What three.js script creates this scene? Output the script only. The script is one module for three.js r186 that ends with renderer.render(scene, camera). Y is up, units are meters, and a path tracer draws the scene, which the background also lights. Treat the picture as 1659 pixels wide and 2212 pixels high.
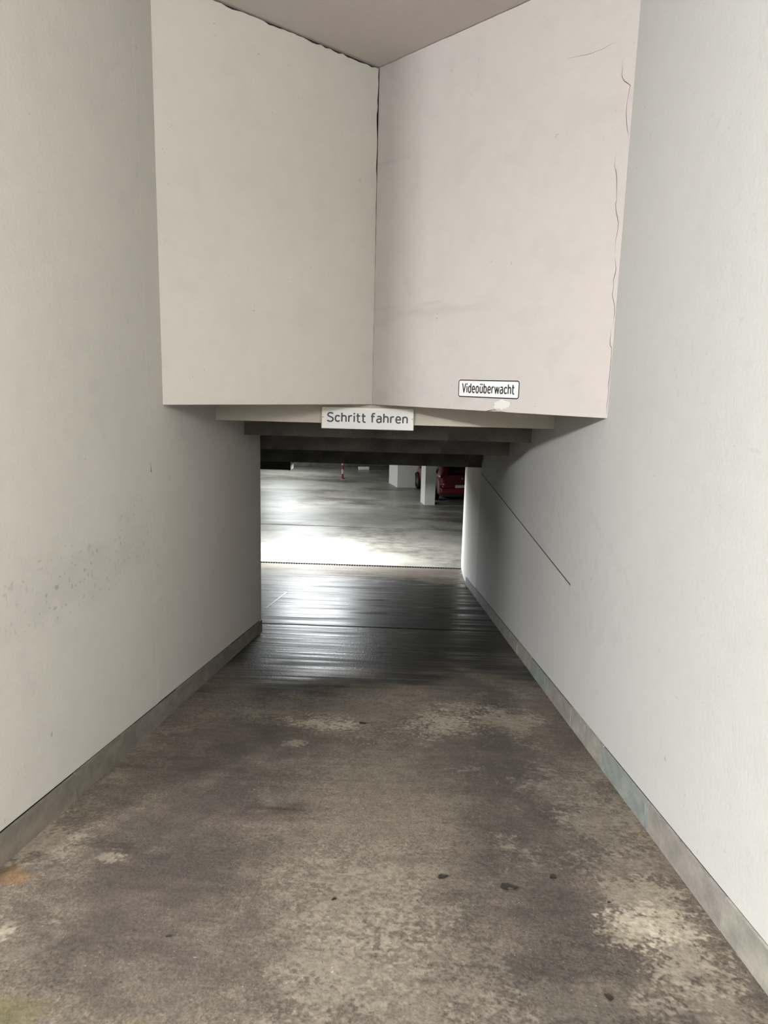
import * as THREE from 'three';
import { RoundedBoxGeometry } from 'three/addons/geometries/RoundedBoxGeometry.js';
import { mergeGeometries } from 'three/addons/utils/BufferGeometryUtils.js';
import { RectAreaLightUniformsLib } from 'three/addons/lights/RectAreaLightUniformsLib.js';

// ------------------------------------------------------------------ camera, lights, exposure
const scene = new THREE.Scene();
scene.background = new THREE.Color(0x000000);          // everything is under ground and closed
const FOCAL = 1533.95, EYE = 1.55;                     // pixels of a 1659 x 2212 frame, metres above the ramp
const camera = new THREE.PerspectiveCamera(2 * Math.atan(1106 / FOCAL) * 180 / Math.PI, 1659 / 2212, 0.05, 120);
camera.rotation.order = 'YXZ';
camera.rotation.set(-0.1812, 0.0297, 0.0254);
camera.position.set(0, EYE, 0);
camera.updateMatrixWorld(true);
const renderer = new THREE.WebGLRenderer();
renderer.toneMapping = THREE.LinearToneMapping;
renderer.toneMappingExposure = 1.0;
renderer.shadowMap.enabled = true;
RectAreaLightUniformsLib.init();
const YARD_LAMP = { color: 0xffffff, radiance: 1540 }; // opal box lamps under the ceiling at the head of the ramp
const HALL_LAMP = { color: 0xf8fcff, radiance: 200 };   // fluorescent battens under the garage ceiling

// ------------------------------------------------------------------ measures of the place
const XL = -1.60, XR = 1.207;                          // the two walls of the ramp
const SLOPE = 0.1678, ramp = (z) => SLOPE * z;         // floor height on the ramp
const TOP = 3.894;                                     // ceiling of the upper part
const SOFFIT = 1.367;                                  // underside of the two slanted walls
const ZL = -4.638, ZR = -4.377, AX = -0.295, AZ = -5.896;   // their ends and the corner where they meet
const FOOT = -16.2, LEVEL = -2.73;                     // end of the ramp, floor of the garage
const HALL_TOP = -0.2;
const BACK = 8.0, LEFT_START = -2.45, YARD = -8.5;        // end wall behind, near end of the left wall, far side of the bay beside the ramp head

// ------------------------------------------------------------------ helpers
const px = (x, y) => {                                 // direction of a photo pixel
  const d = new THREE.Vector3((x - 829.5) / FOCAL, -(y - 1106) / FOCAL, -1);
  return d.applyEuler(camera.rotation);
};
const onX = (x, y, X) => { const d = px(x, y); return d.multiplyScalar(X / d.x).add(camera.position); };
const onRamp = (x, y) => { const d = px(x, y), t = EYE / (SLOPE * d.z - d.y); return d.multiplyScalar(t).add(camera.position); };
const onLevel = (x, y, Y = LEVEL) => { const d = px(x, y); return d.multiplyScalar((Y - EYE) / d.y).add(camera.position); };
const onPlane = (x, y, p, n) => { const d = px(x, y); return d.multiplyScalar(p.clone().sub(camera.position).dot(n) / d.dot(n)).add(camera.position); };

let seed = 12345;
const rnd = () => { seed = (seed * 1664525 + 1013904223) >>> 0; return seed / 4294967296; };
const LAT = new Float32Array(65536).map(() => rnd());
const smooth = (a, b, x) => { const t = Math.min(1, Math.max(0, (x - a) / (b - a))); return t * t * (3 - 2 * t); };
const mix = (a, b, t) => a + (b - a) * t;
function vn(x, y) {                                    // value noise 0..1
  const xi = Math.floor(x), yi = Math.floor(y), fx = x - xi, fy = y - yi;
  const u = fx * fx * (3 - 2 * fx), v = fy * fy * (3 - 2 * fy);
  const a = (yi & 255) << 8, b = ((yi + 1) & 255) << 8, c = xi & 255, d = (xi + 1) & 255;
  return (LAT[a | c] * (1 - u) + LAT[a | d] * u) * (1 - v) + (LAT[b | c] * (1 - u) + LAT[b | d] * u) * v;
}
function fbm(x, y, n = 4) { let s = 0, a = 0.5, t = 0; for (let i = 0; i < n; i++) { s += a * vn(x, y); t += a; a *= 0.5; x = x * 2.03 + 17.3; y = y * 2.03 + 9.1; } return s / t; }
const DETAIL = 1;                                      // scale of all computed textures
function texture(w, h, f, srgb) {                      // f(u, v) -> [r, g, b] 0..255
  w = Math.round(w * DETAIL); h = Math.round(h * DETAIL);
  const d = new Uint8Array(w * h * 4); let k = 0;
  for (let j = 0; j < h; j++) for (let i = 0; i < w; i++) { const c = f((i + 0.5) / w, (j + 0.5) / h); d[k++] = c[0]; d[k++] = c[1]; d[k++] = c[2]; d[k++] = 255; }
  const t = new THREE.DataTexture(d, w, h, THREE.RGBAFormat);
  t.wrapS = t.wrapT = THREE.RepeatWrapping; t.magFilter = THREE.LinearFilter; t.minFilter = THREE.LinearMipmapLinearFilter; t.generateMipmaps = true;
  if (srgb) t.colorSpace = THREE.SRGBColorSpace;
  t.needsUpdate = true;
  return t;
}
const window2 = (t, x0, y0, w, h) => { t.repeat.set(1 / w, 1 / h); t.offset.set(-x0 / w, -y0 / h); return t; };   // map the texture onto a rectangle given in metres of uv

const taken = {};
const numbered = (n) => { taken[n] = (taken[n] ?? -1) + 1; return taken[n] ? `${n}_${String(taken[n]).padStart(3, '0')}` : n; };
function mesh(name, geometry, material, parent) {
  const m = new THREE.Mesh(geometry, material);
  m.castShadow = m.receiveShadow = true;
  m.name = parent ? name : numbered(name);
  (parent ?? scene).add(m);
  return m;
}
function group(name, at = [0, 0, 0]) { const g = new THREE.Group(); g.name = numbered(name); g.position.set(...at); scene.add(g); return g; }
function tag(o, label, category, groupName, kind) {
  Object.assign(o.userData, { label, category });
  if (groupName) o.userData.group = groupName;
  if (kind) o.userData.kind = kind;
  return o;
}
const structure = (o, label, category) => tag(o, label, category, null, 'structure');

function faces(quads) {                                // quads of four points; uv in metres on each face
  const pos = [], uv = [], idx = [];
  for (const q of quads) {
    const [a, b, c, d] = q.map((p) => new THREE.Vector3(...p));
    const ux = b.clone().sub(a).normalize(), n = ux.clone().cross(d.clone().sub(a)).normalize(), uy = n.clone().cross(ux);
    const base = pos.length / 3;
    for (const p of [a, b, c, d]) { pos.push(p.x, p.y, p.z); const r = p.clone().sub(a); uv.push(r.dot(ux), r.dot(uy)); }
    idx.push(base, base + 1, base + 2, base, base + 2, base + 3);
  }
  const g = new THREE.BufferGeometry();
  g.setAttribute('position', new THREE.Float32BufferAttribute(pos, 3));
  g.setAttribute('uv', new THREE.Float32BufferAttribute(uv, 2));
  g.setIndex(idx);
  const out = g.toNonIndexed(); out.computeVertexNormals();
  return out;
}
function block(x0, x1, z0, z1, b0, b1, t0, t1) {       // z0 near, z1 far; b/t: bottom and top heights at z0 and z1
  const A = [x0, b0, z0], B = [x1, b0, z0], C = [x1, t0, z0], D = [x0, t0, z0], E = [x0, b1, z1], F = [x1, b1, z1], G = [x1, t1, z1], H = [x0, t1, z1];
  return faces([[A, B, C, D], [F, E, H, G], [E, A, D, H], [B, F, G, C], [D, C, G, H], [E, F, B, A]]);
}
const box = (x0, x1, y0, y1, z0, z1) => block(x0, x1, z0, z1, y0, y0, y1, y1);

// ------------------------------------------------------------------ materials
// fine roller-painted plaster relief, 1.6 m a tile, shared by all the walls
const plasterBump = texture(1024, 1024, (u, v) => {
  const w = (s) => vn(u * s, v * s);
  const e = 128 + (w(256) - 0.5) * 40 + (w(128) - 0.5) * 40 + (w(32) - 0.5) * 30 + (w(8) - 0.5) * 36;
  return [e, e, e];
});
plasterBump.repeat.set(1 / 1.6, 1 / 1.6);
function paint(w, h, x0, y0, W, H, rgb, extra) {       // painted wall: colour mottled, specks, extra(x, y) adds marks
  const t = texture(w, h, (u, v) => {
    const x = x0 + u * W, y = y0 + v * H;
    let k = 1 + (fbm(x * 1.3 + 40, y * 1.3 + 3, 4) - 0.5) * 0.03 + (fbm(x * 14, y * 14, 2) - 0.5) * 0.018;
    const speck = vn(x * 60 + 5, y * 60 + 11);
    if (speck > 0.975 && vn(x * 7, y * 7) > 0.6) k *= 0.86;
    const c = [rgb[0] * k, rgb[1] * k, rgb[2] * k];
    extra?.(x, y, c);
    return c.map((q) => Math.min(255, q));
  }, true);
  return new THREE.MeshStandardMaterial({ map: window2(t, x0, y0, W, H), bumpMap: plasterBump, bumpScale: 0.003, roughness: 0.85 });
}
const times = (c, k) => { c[0] *= k; c[1] *= k; c[2] *= k; };
const WARM = [178, 174, 165], COOL = [182, 183, 181];
// uv of the side walls: u = -z, v = y
const scuffs = [[-0.02, 0.6, 0.55, 0.16, 0.978], [0.5, 0.52, 0.5, 0.13, 0.98], [1.1, 0.62, 0.3, 0.2, 0.985]].map(([z, y, a, b, k]) => [3.0 + z, y, a, b, k]);
const wallLeftPaint = paint(2048, 1400, 2.4, -1.5, 5.6, 5.5, WARM, (x, y, c) => {
  for (const [sx, sy, a, b, k] of scuffs) {
    const r = Math.hypot((x - sx) / a, (y - sy) / b);
    if (r < 1.4) times(c, mix(1, k, smooth(1.3, 0.5, r + (fbm(x * 9, y * 12, 3) - 0.5) * 1.6)));
    if (r < 1.1 && vn(x * 45, y * 60) > 0.86) times(c, 0.93);
  }
  times(c, 1 - 0.012 * smooth(0.6, 0.75, fbm(x * 10, y * 10, 4)));
});
const wallRightPaint = paint(2048, 1024, 1.8, -2.4, 9.8, 6.3, COOL, (x, y, c) => {
  const r = Math.hypot((x - 5.2) / 1.1, (y - 0.35) / 0.3);
  if (r < 1.5) times(c, 1 - 0.02 * smooth(0.5, 0.7, fbm(x * 11, y * 16, 3)));
  if (vn(x * 26, y * 26) > 0.965) times(c, 0.955);
});
const panelLeftPaint = paint(1024, 1024, 0, SOFFIT, 1.9, 2.6, WARM, (x, y, c) => {
  times(c, 1 - 0.012 * smooth(0.55, 0.75, fbm(x * 8, y * 8, 4)));
});
const panelRightPaint = paint(1024, 1024, 0, SOFFIT, 2.2, 2.6, [170, 165, 161], (x, y, c) => {
  // shade below the formwork ridges, painted into the colour as streaks
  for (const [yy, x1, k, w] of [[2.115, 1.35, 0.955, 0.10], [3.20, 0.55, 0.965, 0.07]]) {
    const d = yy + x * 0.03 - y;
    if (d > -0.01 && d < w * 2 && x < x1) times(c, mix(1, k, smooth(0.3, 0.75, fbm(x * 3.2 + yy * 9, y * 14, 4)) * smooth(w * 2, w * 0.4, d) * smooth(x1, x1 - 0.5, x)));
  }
  times(c, 1 - 0.012 * smooth(0.55, 0.75, fbm(x * 7 + 4, y * 7, 4)));
});
const plainPaint = new THREE.MeshStandardMaterial({ color: new THREE.Color().setStyle('rgb(172,166,154)'), bumpMap: plasterBump, bumpScale: 0.003, roughness: 0.88 });
const ceilingPaint = new THREE.MeshStandardMaterial({ color: new THREE.Color().setStyle('rgb(192,185,180)'), bumpMap: plasterBump, bumpScale: 0.004, roughness: 0.9 });
const concreteTex = texture(1024, 1024, (u, v) => {
  const k = 0.8 + (fbm(u * 8, v * 8, 5) - 0.5) * 0.5 + (vn(u * 256, v * 256) - 0.5) * 0.14;
  return [118 * k, 114 * k, 108 * k];
}, true);
concreteTex.repeat.set(0.5, 0.5);
const concrete = new THREE.MeshStandardMaterial({ map: concreteTex, bumpMap: plasterBump, bumpScale: 0.004, roughness: 0.9 });
const shadeCoreMat = new THREE.MeshStandardMaterial({ color: new THREE.Color().setStyle('rgb(34,30,27)'), roughness: 1 });  // near-black, so its colour puts shade into the gaps and cracks
const hallPaint = new THREE.MeshStandardMaterial({ color: new THREE.Color().setStyle('rgb(206,206,200)'), bumpMap: plasterBump, bumpScale: 0.003, roughness: 0.9 });

// ------------------------------------------------------------------ side walls: plaster skin with real grooves over a core coloured dark to shade them
const SKIN = 0.02, GAP = 0.145;                        // plaster thickness; plaster stops this far above the floor
function strip(points, width) {                        // a thin closed outline along a polyline, for a crack or a groove
  const a = [], b = [];
  points.forEach(([x, y], i) => {
    const p = points[Math.max(0, i - 1)], q = points[Math.min(points.length - 1, i + 1)];
    const l = Math.hypot(q[0] - p[0], q[1] - p[1]), w = (typeof width === 'function' ? width(i / (points.length - 1)) : width) / 2;
    const nx = -(q[1] - p[1]) / l * w, ny = (q[0] - p[0]) / l * w;
    a.push(new THREE.Vector2(x + nx, y + ny)); b.push(new THREE.Vector2(x - nx, y - ny));
  });
  return new THREE.Path([...a, ...b.reverse()]);
}
function roughLine(points, step, jitter) {             // refine a polyline and shake it a little
  const out = [];
  for (let i = 0; i < points.length - 1; i++) {
    const [x0, y0] = points[i], [x1, y1] = points[i + 1], n = Math.max(1, Math.round(Math.hypot(x1 - x0, y1 - y0) / step));
    for (let k = 0; k < n; k++) out.push([mix(x0, x1, k / n) + (rnd() - 0.5) * jitter, mix(y0, y1, k / n) + (rnd() - 0.5) * jitter]);
  }
  out.push(points[points.length - 1]);
  return out;
}
function skinWall(outline, holes, toWorld) {           // extrude a plaster skin; toWorld is the frame (u, v, depth) of the sheet
  const s = new THREE.Shape(outline.map((p) => new THREE.Vector2(...p)));
  s.holes.push(...holes);
  const g = new THREE.ExtrudeGeometry(s, { depth: SKIN, bevelEnabled: false });
  return place(g, toWorld);
}
function place(g, toWorld) {
  if (toWorld.determinant() < 0) {                     // a left-handed frame turns the faces inside out: wind them the other way
    for (const a of Object.values(g.attributes)) for (let i = 0; i < a.count; i += 3) for (let k = 0; k < a.itemSize; k++) { const t = a.array[(i + 1) * a.itemSize + k]; a.array[(i + 1) * a.itemSize + k] = a.array[(i + 2) * a.itemSize + k]; a.array[(i + 2) * a.itemSize + k] = t; }
    g.applyMatrix4(toWorld); g.computeVertexNormals();
    return g;
  }
  return g.applyMatrix4(toWorld);
}
const frame = (o, u, v, d) => new THREE.Matrix4().makeBasis(u, v, d).setPosition(o);
const V3 = (x, y, z) => new THREE.Vector3(x, y, z);
// left wall: u = -z, v = y, depth away from the ramp
const LEFT_END = -7.71;
{
  const g = group('wall_left');
  structure(g, 'beige plastered wall with a thin upright joint, ending where the garage opens', 'wall');
  const f = frame(V3(XL, 0, 0), V3(0, 0, -1), V3(0, 1, 0), V3(-1, 0, 0));
  const J = 4.37, w = 0.0035;                          // upright construction joint
  const base = (u) => ramp(-u) + GAP;
  const end = -LEFT_END;
  const wob = roughLine([[J, base(J)], [J + 0.004, 0.4], [J - 0.003, 1.4], [J - 0.012, 2.6], [J - 0.05, TOP]], 0.14, 0.004);
  mesh('plaster_field', skinWall([[-LEFT_START, base(-LEFT_START)], ...wob.map(([x, y]) => [x - w / 2, y]), [-LEFT_START, TOP]], [], f), wallLeftPaint, g);
  const chip = strip([[J + 0.012, 1.02], [J + 0.013, 0.99], [J + 0.014, 0.955]], (t) => 0.004 + 0.012 * t);
  mesh('plaster_field', skinWall([...wob.map(([x, y]) => [x + w / 2, y]).reverse(), [J + w, base(J)], [end, base(end)], [end, TOP]].filter((p, i, a) => !i || Math.hypot(p[0] - a[i - 1][0], p[1] - a[i - 1][1]) > 1e-6), [chip], f), wallLeftPaint, g);
  mesh('joint_filler', box(XL - SKIN, XL - 0.0012, ramp(-J) + GAP, TOP, -J + 0.07, -J - 0.03), new THREE.MeshStandardMaterial({ color: 0x4a443c, roughness: 0.95 }), g);
  mesh('wall_core', block(XL - 0.25, XL - SKIN, LEFT_START, LEFT_END, ramp(LEFT_START) - 0.2, ramp(LEFT_END) - 0.2, TOP, TOP), shadeCoreMat, g);
}
// right wall: u = -z, v = y, depth away from the ramp
const RIGHT_STRAIGHT = -11.38, BEAM_LOW = 0.237;
const curvePlan = new THREE.CatmullRomCurve3([[XR, -11.38], [XR, -12.3], [1.222, -13.3], [1.26, -14.4], [1.345, -15.8], [1.44, -17.2], [1.56, -18.1], [1.85, -18.8], [2.5, -19.1], [4, -19.2], [13, -19.2]].map(([x, z]) => V3(x, 0, z)), false, 'centripetal');
const floorAt = (z) => Math.max(LEVEL, ramp(z));
{
  const g = group('wall_right');
  structure(g, 'pale plastered wall with a long level joint, curving away where the ramp reaches the garage', 'wall');
  const f = frame(V3(XR, 0, 0), V3(0, 0, -1), V3(0, 1, 0), V3(1, 0, 0));
  const base = (u) => ramp(-u) + GAP, end = -RIGHT_STRAIGHT;
  const at = (x, y) => { const p = onX(x, y, XR); return [-p.z, p.y]; };
  const groove = strip([[4.98, 0.144], [6.6, 0.146], [8.2, 0.148], [9.8, 0.15], [end - 0.02, 0.15]], 0.014);
  const hair = strip(roughLine([at(1441, 1480), at(1436, 1560), at(1426, 1610), at(1414, 1655), at(1412, 1712)], 0.06, 0.004), (t) => 0.0015 + 0.001 * Math.sin(t * 9) ** 2);
  const hair2 = strip(roughLine([at(1232, 1272), at(1229, 1312), at(1228, 1340)], 0.05, 0.003), 0.0016);
  const nick = strip([at(1563, 1834), at(1568, 1842)], 0.002);
  mesh('plaster_field', skinWall([[-BACK, base(-BACK)], [end, base(end)], [end, TOP], [-BACK, TOP]], [groove, hair, hair2, nick], f), wallRightPaint, g);
  mesh('wall_core', block(XR + SKIN, XR + 0.25, BACK, RIGHT_STRAIGHT, ramp(BACK) - 0.2, ramp(RIGHT_STRAIGHT) - 0.2, TOP, TOP), shadeCoreMat, g);
  mesh('joint_filler', box(XR + 0.003, XR + SKIN, 0.138, 0.158, -4.985, RIGHT_STRAIGHT + 0.02), new THREE.MeshStandardMaterial({ color: 0x2b2826, roughness: 0.95 }), g).userData.label = 'dark filler in the level joint';
  const n = 64, pts = curvePlan.getPoints(n), pos = [], uv = [], idx = [];
  let run = -RIGHT_STRAIGHT;
  pts.forEach((p, i) => {
    if (i) run += p.distanceTo(pts[i - 1]);
    const t = curvePlan.getTangent(i / n), nx = -t.z, nz = t.x;     // outward
    for (const [off, y] of [[0, floorAt(p.z) - 0.03], [0, BEAM_LOW], [0.25, BEAM_LOW], [0.25, floorAt(p.z) - 0.03]]) { pos.push(p.x + nx * off, y, p.z + nz * off); uv.push(run, y); }
    if (i) for (let k = 0; k < 4; k++) { const a = (i - 1) * 4 + k, b = (i - 1) * 4 + (k + 1) % 4, c = a + 4, d = b + 4; idx.push(a, c, b, b, c, d); }
  });
  const cg = new THREE.BufferGeometry();
  cg.setAttribute('position', new THREE.Float32BufferAttribute(pos, 3)); cg.setAttribute('uv', new THREE.Float32BufferAttribute(uv, 2)); cg.setIndex(idx);
  const flat = cg.toNonIndexed(); flat.computeVertexNormals();
  mesh('curved_end', flat, hallPaint, g);
}
// skirting tiles along both walls
function skirting(name, label, X, side, zs, colours, height) {
  const g = group(name);
  structure(g, label, 'skirting');
  const mats = colours.map((c) => new THREE.MeshStandardMaterial({ map: texture(256, 64, (u, v) => { const k = 0.84 + 0.34 * fbm(u * 9 + c[0], v * 4 + c[1], 4) + (vn(u * 128, v * 32) - 0.5) * 0.08; return c.map((q) => Math.min(255, q * k)); }, true), roughness: 0.8 }));
  for (let i = 0; i < zs.length - 1; i++) {
    const a = zs[i] - 0.0025, b = zs[i + 1] + 0.0025, t = 0.010 + 0.004 * rnd(), h = height + (rnd() - 0.5) * 0.006;
    const x0 = Math.min(X, X + side * t), x1 = Math.max(X, X + side * t);
    const geo = block(x0, x1, a, b, ramp(a) - 0.01, ramp(b) - 0.01, ramp(a) + h, ramp(b) + h);
    const uvs = geo.attributes.uv; for (let k = 0; k < uvs.count; k++) uvs.setXY(k, uvs.getX(k) * 1.1 + i * 0.37, uvs.getY(k) * 4.5);
    mesh('skirting_tile', geo, mats[i % mats.length], g);
  }
}
const run = (z0, step, z1) => { const out = []; for (let z = z0; z > z1 + 0.15; z -= step) out.push(z); out.push(z1); return out; };
skirting('baseboard_left', 'row of grey concrete skirting tiles at the foot of the beige wall', XL, 1, run(-3.168 + 0.775, 0.775, LEFT_END), [[104, 98, 87], [98, 93, 83], [107, 102, 92]], 0.139);
skirting('baseboard_right', 'row of pale grey skirting tiles at the foot of the wall with the level joint', XR, -1, run(-2.314 + 0.775 * 13, 0.775, -13.1), [[136, 134, 127], [130, 126, 121], [127, 133, 130]], 0.141);

// ------------------------------------------------------------------ the two slanted walls over the ramp
function slantedWall(name, label, P, Q, mat, build) {   // P at the wall, Q at the corner (or the other way round); u from P to Q
  const u = Q.clone().sub(P).setY(0).normalize(), len = Math.hypot(Q.x - P.x, Q.z - P.z), d = V3(u.z, 0, -u.x);
  if (d.z > 0) d.negate();                              // depth away from the viewer
  const g = group(name);
  structure(g, label, 'wall');
  const f = frame(V3(P.x, 0, P.z), u, V3(0, 1, 0), d);
  const at = (x, y) => { const p = onPlane(x, y, P, d).sub(V3(P.x, 0, P.z)); return [p.dot(u), p.y]; };
  const [outline, holes] = build(len, at);
  mesh('plaster_field', skinWall(outline, holes, f), mat, g);
  return { g, f, at, len, d, u };
}
slantedWall('wall_upper_left', 'beige slanted wall over the ramp, with a dark open joint under the ceiling', V3(XL, 0, ZL), V3(AX, 0, AZ), panelLeftPaint, (L) => {
  const out = [[0, SOFFIT], [L - 0.001, SOFFIT]];
  for (let i = 1; i <= 46; i++) {                       // ragged gap up the corner, wider near the top
    const y = mix(SOFFIT, TOP - 0.012, i / 46), t = (y - SOFFIT) / (TOP - SOFFIT);
    out.push([L - 0.001 - 0.016 * smooth(0.35, 0.95, t) * (0.2 + 0.9 * rnd()) - 0.002 * rnd(), y]);
  }
  for (let i = 1; i < 46; i++) out.push([mix(L, 0, i / 46), TOP - 0.005 - 0.018 * (0.25 + 0.75 * rnd()) * smooth(0, 0.15, 1 - i / 46)]);
  out.push([0, TOP - 0.002]);
  return [out, []];
});
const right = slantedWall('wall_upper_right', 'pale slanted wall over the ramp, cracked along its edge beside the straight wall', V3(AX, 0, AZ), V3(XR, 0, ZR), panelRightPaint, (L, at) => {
  const lim = (pts) => pts.map(([x, y]) => [Math.min(x, L - 0.006), Math.max(y, SOFFIT + 0.004)]);
  const cracks = [
    [[[1226, 127], [1268, 118], [1300, 107], [1316, 98], [1333, 90]], 0.0015],
    [[[1345, 128], [1344, 150], [1344, 165], [1349, 175], [1361, 184], [1358, 205], [1353, 230], [1353, 250], [1355, 280], [1360, 300]], 0.0028],
    [[[1330, 330], [1328, 360], [1332, 380], [1333, 430], [1330, 440], [1331, 455], [1336, 480], [1333, 505], [1329, 520], [1329, 545]], 0.0034],
    [[[1328, 557], [1331, 580], [1325, 605], [1325, 622], [1323, 637], [1327, 660], [1328, 678], [1323, 702]], 0.0034],
    [[[1319, 712], [1318, 745], [1323, 752], [1322, 785], [1319, 803], [1315, 830], [1316, 840], [1312, 865], [1310, 895]], 0.0042],
  ].map(([p, w]) => strip(lim(roughLine(lim(p.map((q) => at(...q))), 0.035, 0.004)), (t) => w * (0.55 + 0.8 * Math.abs(Math.sin(t * 7 + w * 900))) * Math.min(1, 4 * t + 0.2, 4 * (1 - t) + 0.2)));
  const out = [[0, SOFFIT]];
  const [c0] = at(1050, 886), [c1] = at(1095, 888);
  out.push([c0, SOFFIT], [c0 + 0.03, SOFFIT + 0.008], [mix(c0, c1, 0.45), SOFFIT + 0.014], [mix(c0, c1, 0.6), SOFFIT + 0.006], [c1, SOFFIT]);
  out.push([L, SOFFIT], [L, TOP - 0.002]);
  for (let i = 1; i < 30; i++) out.push([mix(L, 0, i / 30), TOP - 0.002 - 0.003 * rnd()]);
  out.push([0, TOP - 0.004]);
  return [out, cracks];
});
{ // filler patch under the video sign
  const [a, b] = right.at(1083, 874), P = [];
  for (let i = 0; i < 26; i++) { const t = i / 26 * Math.PI * 2, r = 1 + (rnd() - 0.5) * 0.5; P.push(new THREE.Vector2(a + Math.cos(t) * 0.07 * r, Math.max(SOFFIT + 0.002, b + Math.sin(t) * 0.032 * r))); }
  const s = place(new THREE.ExtrudeGeometry(new THREE.Shape(P), { depth: 0.002, bevelEnabled: false }), right.f.clone().multiply(new THREE.Matrix4().makeTranslation(0, 0, -0.0018)));
  mesh('filler_patch', s, new THREE.MeshStandardMaterial({ color: 0xbdbcb6, roughness: 0.9, bumpMap: plasterBump, bumpScale: 0.006 }), right.g).userData.label = 'rough white filler';
}
{ // core behind both slanted walls, coloured near-black to shade their gaps
  const k = 1.0 / Math.SQRT2, s = SKIN / k;
  const plan = [[XL, ZL - s], [AX, AZ - s], [XR, ZR - s], [XR, -6.95], [XL, -6.95]];
  const sh = new THREE.Shape(plan.map(([x, z]) => new THREE.Vector2(x, -z)));
  const geo = new THREE.ExtrudeGeometry(sh, { depth: TOP - 1.6, bevelEnabled: false }).rotateX(-Math.PI / 2).translate(0, 1.6, 0);
  const low = new THREE.Shape([[XL, ZL - s], [AX, AZ - s], [XR, ZR - s], [XR, -5.93], [XL, -5.93]].map(([x, z]) => new THREE.Vector2(x, -z)));
  const geo2 = new THREE.ExtrudeGeometry(low, { depth: 1.6 - SOFFIT, bevelEnabled: false }).rotateX(-Math.PI / 2).translate(0, SOFFIT, 0);
  const g = group('wall_core');
  structure(g, 'block coloured near-black as gap shade behind the two slanted walls, its painted underside facing the ramp', 'wall');
  mesh('shade_core', geo, shadeCoreMat, g);
  mesh('painted_underside', geo2, plainPaint, g);
}
// stepped ceiling going down with the ramp
const STEPS = [[-5.93, -6.95, 1.202, XL, XR], [-6.95, -8.38, 1.005, XL, XR], [-8.38, -11.38, 0.732, -13, XR], [-11.38, -15.5, BEAM_LOW, -13, 13]];
const stepLabels = ['painted ceiling step carrying the low-speed sign', 'second ceiling step down, just behind the low-speed sign', 'dark third ceiling step over the ramp', 'lowest dark ceiling step at the garage opening'];
STEPS.forEach(([z0, z1, y, x0, x1], i) => {
  structure(mesh('ceiling_step', i === 2 ? mergeGeometries([box(XL, x1, y, 1.6, z0, z1), box(-13, XL, y, 1.6, z0, z1)]) : box(x0, x1, y, 1.6, z0, z1), i < 1 ? plainPaint : concrete), stepLabels[i], 'ceiling');
});
structure(mesh('ceiling', mergeGeometries([box(XL - 0.25, XR + 0.25, TOP, TOP + 0.25, BACK, -7), box(YARD, XL - 0.25, TOP, TOP + 0.25, BACK, LEFT_START - 0.25)]), ceilingPaint), 'flat white ceiling above the slanted walls', 'ceiling');

// ------------------------------------------------------------------ floors
const NEAR = -0.6, SPLIT = -8.2;
const stains = [];                                     // [X, z, rx, rz, kind, strength]
const stain = (x, y, rx, ry, kind, k) => { const c = onRamp(x, y), a = onRamp(x + rx, y), b = onRamp(x, y - ry), d = onRamp(x, y + ry); stains.push([c.x, (b.z + d.z) / 2, Math.abs(a.x - c.x), Math.abs(b.z - d.z) / 2, kind, k]); };
stain(800, 1546, 235, 42, 'pale', 0.55); stain(690, 1562, 70, 16, 'lime', 0.9); stain(958, 1566, 70, 24, 'lime', 0.9); stain(760, 1508, 180, 10, 'pale', 0.5);
stain(1000, 1528, 60, 10, 'lime', 0.7); stain(1085, 1556, 75, 22, 'lime', 0.75); stain(540, 1535, 30, 14, 'pale', 0.7); stain(640, 1607, 24, 8, 'lime', 0.9);
stain(228, 1852, 34, 10, 'lime', 1.2); stain(185, 1862, 22, 7, 'pale', 0.8); stain(90, 1815, 90, 55, 'lime', 0.7); stain(300, 1606, 60, 20, 'pale', 0.6); stain(155, 1945, 18, 8, 'pale', 0.9);
stain(10, 2010, 18, 22, 'lime', 1.0); stain(60, 2050, 70, 40, 'pale', 0.6); stain(1080, 1410, 60, 6, 'pale', 0.25);
stain(800, 1780, 200, 200, 'pale', 0.4); stain(720, 2020, 150, 140, 'pale', 0.6); stain(840, 2140, 240, 140, 'pale', 0.65); stain(780, 1930, 150, 100, 'pale', 0.5); stain(1250, 2180, 200, 60, 'pale', 0.35);
stain(1300, 1780, 80, 50, 'pale', 0.8); stain(1400, 1960, 90, 60, 'lime', 0.8); stain(1370, 2020, 70, 40, 'lime', 0.9); stain(1480, 2060, 90, 90, 'lime', 0.8); stain(1520, 2170, 110, 70, 'pale', 0.8); stain(1440, 1870, 70, 60, 'pale', 0.6); stain(1190, 1700, 70, 40, 'pale', 0.4); stain(1350, 1880, 60, 30, 'pale', 0.7);
stain(15, 1895, 48, 22, 'rust', 0.8); stain(40, 2185, 75, 40, 'moss', 0.8); stain(300, 2205, 40, 14, 'moss', 0.4);
stain(420, 1760, 190, 60, 'dark', 0.55); stain(330, 1790, 80, 40, 'dark', 0.4); stain(560, 1600, 200, 40, 'dark', 0.5); stain(1120, 1760, 130, 200, 'dark', 0.45); stain(1060, 1640, 150, 60, 'dark', 0.6); stain(1500, 2210, 40, 25, 'dark', 0.4); stain(400, 1660, 120, 40, 'dark', 0.4);
stain(640, 1745, 80, 20, 'dark', 0.4); stain(110, 2050, 30, 14, 'dark', 0.7); stain(928, 2118, 22, 9, 'dark', 0.9); stain(270, 1732, 60, 10, 'dark', 0.6); stain(1240, 1600, 60, 40, 'dark', 0.6); stain(470, 1890, 30, 8, 'dark', 0.5);
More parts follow.
